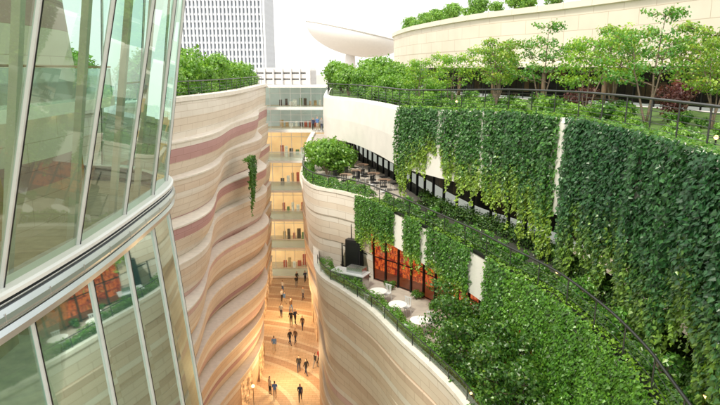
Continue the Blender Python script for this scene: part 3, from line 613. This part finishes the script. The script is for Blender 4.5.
for k,(x,y) in enumerate([(3.4,21.2),(3.8,19.4),(4.3,17.6),(4.6,16),(3.9,22.6)]): copy_tree((shr+shl)[k%5],(x,y,Z4),k,.9)
for k,s in enumerate(np.linspace(0,1,24)):
    i=int(s*(len(qlo)-1)); p=off(qlo,-.62+random.uniform(-.1,.1))[i]; copy_tree(small[k%2],(p[0],p[1],Z5+.1),k,random.uniform(.9,1.7))
for k,s in enumerate(np.linspace(.16,.52,7)):
    i=int(s*(len(F4)-1)); p=off(F4,.45)[i]; copy_tree((shr+shl)[k%5],(p[0],p[1],Z4),k,random.uniform(.4,.65))

# ================================================================= FURNITURE
def table(mat,label):
    e=thing('round_table',(0,0,-200),label,'table','terrace tables')
    MB().lathe((0,0,.72),[(.40,0),(.42,.012),(.42,.028),(.40,.04)],32).obj('table_top',mat,e,False)
    MB().lathe((0,0,0),[(.24,0),(.24,.02),(.05,.05),(.035,.1),(.035,.7),(.09,.719)],16).obj('pedestal',m_alu,e,True); return e
def chair(mat,label):
    e=thing('chair',(0,0,-200),label,'chair','terrace chairs')
    MB().box((0,0,.45),(.42,.42,.04)).obj('seat',mat,e); b=MB()
    for k in range(4): b.box((-.15+.1*k,.2,.68),(.05,.025,.4))
    b.box((0,.205,.88),(.42,.03,.05)).obj('backrest',mat,e)
    for x in(-.18,.18):
        for y in(-.18,.18): MB().tube([(x,y,.43),(x*1.1,y*1.1,0)],.014,6).obj('leg',m_alu,e)
    return e
tb=table(m_white,'round white pedestal table on the restaurant terrace'); tbd=table(m_wood,'round dark wooden pedestal table on the upper terrace')
ch=chair(m_alu,'light metal terrace chair beside a round table'); chd=chair(m_black,'dark terrace chair beside a round table')
for x,y in ((.95,27.3),(1.85,25.6),(2.75,23.8)):
    copy_tree(tb,(x,y,Z4),0,1.1)
    for q in (.9,4.0): copy_tree(ch,(x+math.cos(q)*.72,y+math.sin(q)*.72,Z4),q-math.pi/2)
for x,y in ((-.2,37),(.2,39.5),(.9,36),(1.5,33.8),(-.9,35.6)):
    copy_tree(tbd,(x,y,Z5))
    for q in (.4,2.5,4.6): copy_tree(chd,(x+math.cos(q)*.7,y+math.sin(q)*.7,Z5),q-math.pi/2)
for o in (tb,tbd,ch,chd):
    for c_ in list(o.children): bpy.data.objects.remove(c_)
    bpy.data.objects.remove(o)
def bar():
    e=thing('bar_counter',(-.55,29.9,Z4),'stainless steel outdoor bar counter with raised hood','counter',rot=-.5)
    MB().box((0,0,.44),(2.0,.8,.88)).obj('cabinet',m_steel,e); MB().box((0,0,.905),(2.15,.92,.05)).obj('counter_top',m_alu,e)
    MB().box((.35,.1,1.08),(1.0,.55,.30)).obj('hood',m_steel,e)
    for x in(-.6,0,.6): MB().box((x,-.415,.6),(.4,.02,.03)).obj('handle',m_dark,e)
    b=thing('menu_cabinet',(-.35,32.0,Z4),'tall black freestanding cabinet beside the stone wall','cabinet',rot=-.5)
    MB().box((0,0,1.1),(1.0,.4,2.1)).obj('body',m_black,b); MB().box((0,-.21,1.1),(.8,.02,1.8)).obj('door',m_dark,b); MB().box((0,0,.03),(1.06,.46,.05)).obj('plinth',m_dark,b)
bar()
def lampp(x,y,z,h=.7,r=.7):
    e=thing('garden_lamp',(x,y,z),'short garden post with a glowing round lamp','lamp','garden lamps')
    MB().tube([(0,0,0),(0,0,h)],.02,8).obj('post',m_dark,e); MB().lathe((0,0,h),[(.02*r,0),(.05*r,.02*r),(.075*r,.07*r),(.05*r,.12*r),(.02*r,.14*r)],14).obj('lamp_globe',m_lamp,e,True)
p=off(C6,-.6)
for y in (11.9,12.7,27.3): i=int(np.argmin(np.abs(C6[:,1]-y))); lampp(p[i][0],p[i][1],Z6-.15,.62)
p=off(C5,-.8)
for y in (18.0,12.6,10.6): i=int(np.argmin(np.abs(C5[:,1]-y))); lampp(p[i][0],p[i][1],Z5,.5)
lampp(3.9,17.6,Z4,.9); lampp(4.2,16.0,Z4,.9); lampp(-8.3,39.0,0,2.0,2); lampp(-3.4,46,0,2.0,2)

# ================================================================= PEOPLE
def person_mesh(pose):
    st=pose['step']; ar=pose['arm']; V=[];E=[];R=[]
    def a(p,r,par=None):
        V.append(p); R.append(r)
        if par is not None: E.append((par,len(V)-1))
        return len(V)-1
    pel=a((0,0,.95),(.15,.11)); sp=a((0,.01,1.12),(.135,.10),pel); chst=a((0,0,1.32),(.165,.11),sp); nk=a((0,0,1.47),(.055,.055),chst); h1=a((0,-.015,1.56),(.075,.085),nk); h2=a((0,-.01,1.66),(.08,.095),h1); h3=a((0,0,1.73),(.05,.06),h2)
    for sx,k in((-1,1),(1,-1)):
        hip=a((sx*.08,0,.88),(.09,.095),pel); kn=a((sx*.085,-st*k*.5-.03,.48),(.06,.065),hip); an=a((sx*.085,-st*k+.04*abs(st),.09),(.04,.042),kn); a((sx*.095,-st*k-.12,.035),(.04,.03),an)
        sh=a((sx*.18,0,1.38),(.06,.06),chst); el=a((sx*.215,st*k*ar*.5+.03,1.12),(.042,.042),sh); wr=a((sx*.20,st*k*ar-.06+pose['fold']*-.2,.88+pose['fold']*.25),(.03,.03),el); a((sx*.195,st*k*ar-.09+pose['fold']*-.25,.79+pose['fold']*.3),(.035,.022),wr)
    me=bpy.data.meshes.new('p'); me.from_pydata(V,E,[]); o=bpy.data.objects.new('p',me); link(o)
    sk=o.modifiers.new('s','SKIN'); 
    for i,d in enumerate(me.skin_vertices[0].data): d.radius=R[i]; d.use_root=(i==0)
    su=o.modifiers.new('u','SUBSURF'); su.levels=1; su.render_levels=1
    bpy.context.view_layer.update(); dg=bpy.context.evaluated_depsgraph_get(); m=bpy.data.meshes.new_from_object(o.evaluated_get(dg)); bpy.data.objects.remove(o)
    mi=[]
    for q in m.polygons:
        c=q.center
        if c.z>1.68 or (c.z>1.52 and c.y>.02): k=0
        elif c.z>1.46: k=1
        elif abs(c.x)>.165 and c.z<.93 and c.z>.7: k=1
        elif c.z>.93: k=2
        elif c.z>.09: k=3
        else: k=0
        mi.append(k)
    return m,mi
poses=[dict(step=.26,arm=.6,fold=0),dict(step=-.20,arm=.5,fold=0),dict(step=.03,arm=.5,fold=.6),dict(step=.16,arm=.2,fold=1)]
PM=[person_mesh(q) for q in poses]
m_hair=plain('dark_hair',(.02,.015,.012),.6); m_skin=plain('skin',(.60,.40,.29),.5,var=.03)
cl={n:plain(n+'_cloth',c,.8) for n,c in dict(black=(.025,.025,.028),navy=(.03,.04,.09),grey=(.3,.3,.31),white=(.75,.75,.72),red=(.45,.05,.04),beige=(.5,.41,.3),brown=(.14,.08,.05),blue=(.10,.2,.42)).items()}
combos=[('black','navy'),('white','black'),('grey','navy'),('navy','black'),('beige','black'),('brown','navy'),('black','grey'),('white','blue'),('brown','blue'),('blue','beige'),('black','black'),('red','black')]
cache={}
pw=['walking','walking','standing','walking with bent arms']
def person(x,y,z,rot,k,pz=None):
    pz=k%4 if pz is None else pz; cb=combos[(k*5+k//4)%len(combos)]; key=(pz,cb)
    if key not in cache:
        m=PM[pz][0].copy(); m.materials.clear()
        for q in (m_hair,m_skin,cl[cb[0]],cl[cb[1]]): m.materials.append(q)
        m.polygons.foreach_set('material_index',PM[pz][1]); m.polygons.foreach_set('use_smooth',[True]*len(PM[pz][1])); m.update(); cache[key]=m
    o=obj('person',cache[key],label='person in %s top and %s trousers %s'%(cb[0],cb[1],pw[pz]),category='person',group='people in the canyon plaza' if z<1 else None)
    o.location=(x,y,z); o.rotation_euler=(0,0,rot); s=random.uniform(.88,.99); o.scale=(s,s,s)
pp=[(-6.8,49.8),(-6.3,50.1),(-7.2,54.1),(-6.8,54.4),(-8.6,59.3),(-6.6,60.7),(-9.3,63.1),(-5.4,44.8),(-4.0,45.4),(-3.7,46.2),(-7.4,41.2),(-6.9,40.6),(-4.8,40.2),(-7.6,57.3),(-9.0,60.4),(-7.8,64.5),(-4.7,44.2),(-5.9,53),(-7.9,66),(-6.9,66.3),(-8.1,48.3),(-8.5,56)]
for k,(x,y) in enumerate(pp): person(x,y,.005,random.choice([0,3.14])+random.uniform(-.9,.9),k)
for k,x in enumerate((-5.6,-5.1,-4.6)): person(x,67.3,18.94,random.uniform(-.6,.6),k+3,2)
for b in bigs+shr+shl+small+trA+[trB,prp]:
    for c_ in list(b.children): bpy.data.objects.remove(c_)
    bpy.data.objects.remove(b)

# ================================================================= LIGHT + CAMERA
w=bpy.data.worlds.new('World'); scene.world=w; w.use_nodes=True; nt=w.node_tree; bg=nt.nodes['Background']
sk=nt.nodes.new('ShaderNodeTexSky'); sk.sky_type='NISHITA'; sk.sun_disc=False; sk.sun_elevation=math.radians(52); sk.sun_rotation=math.radians(205); sk.air_density=1.0; sk.dust_density=3; sk.ozone_density=1
mx=nt.nodes.new('ShaderNodeMix'); mx.data_type='RGBA'; mx.inputs[0].default_value=.78; nt.links.new(sk.outputs[0],mx.inputs[6]); mx.inputs[7].default_value=(12.8,12.4,11.8,1)
nt.links.new(mx.outputs[2],bg.inputs[0]); bg.inputs[1].default_value=.15
sd=bpy.data.lights.new('Sun','SUN'); sd.energy=3.3; sd.angle=math.radians(8); sd.color=(1,.94,.82); so=bpy.data.objects.new('Sun',sd); link(so)
el=math.radians(52); az=math.radians(205); d=Vector((math.sin(az)*math.cos(el),math.cos(az)*math.cos(el),math.sin(el))); so.rotation_euler=d.to_track_quat('Z','Y').to_euler()
for x,y,z in ((-6.0,43,2.8),(-7.6,56,2.8)):
    l=bpy.data.lights.new('GlowFill','POINT'); l.energy=520; l.color=(1,.71,.36); l.shadow_soft_size=.8; q=bpy.data.objects.new('plaza_glow_fill',l); q.location=(x,y,z); link(q)  # added point lights without a fixture, for the warm glow on the street
cam=bpy.data.cameras.new('Camera'); co=bpy.data.objects.new('Camera',cam); link(co); co.location=(0,0,EYE); co.rotation_euler=(math.radians(90-13.31),0,0); cam.lens=28; cam.sensor_width=36; cam.clip_end=6000; cam.clip_start=.1
scene.camera=co
scene.view_settings.view_transform='Standard'; scene.view_settings.look='None'; scene.view_settings.exposure=0
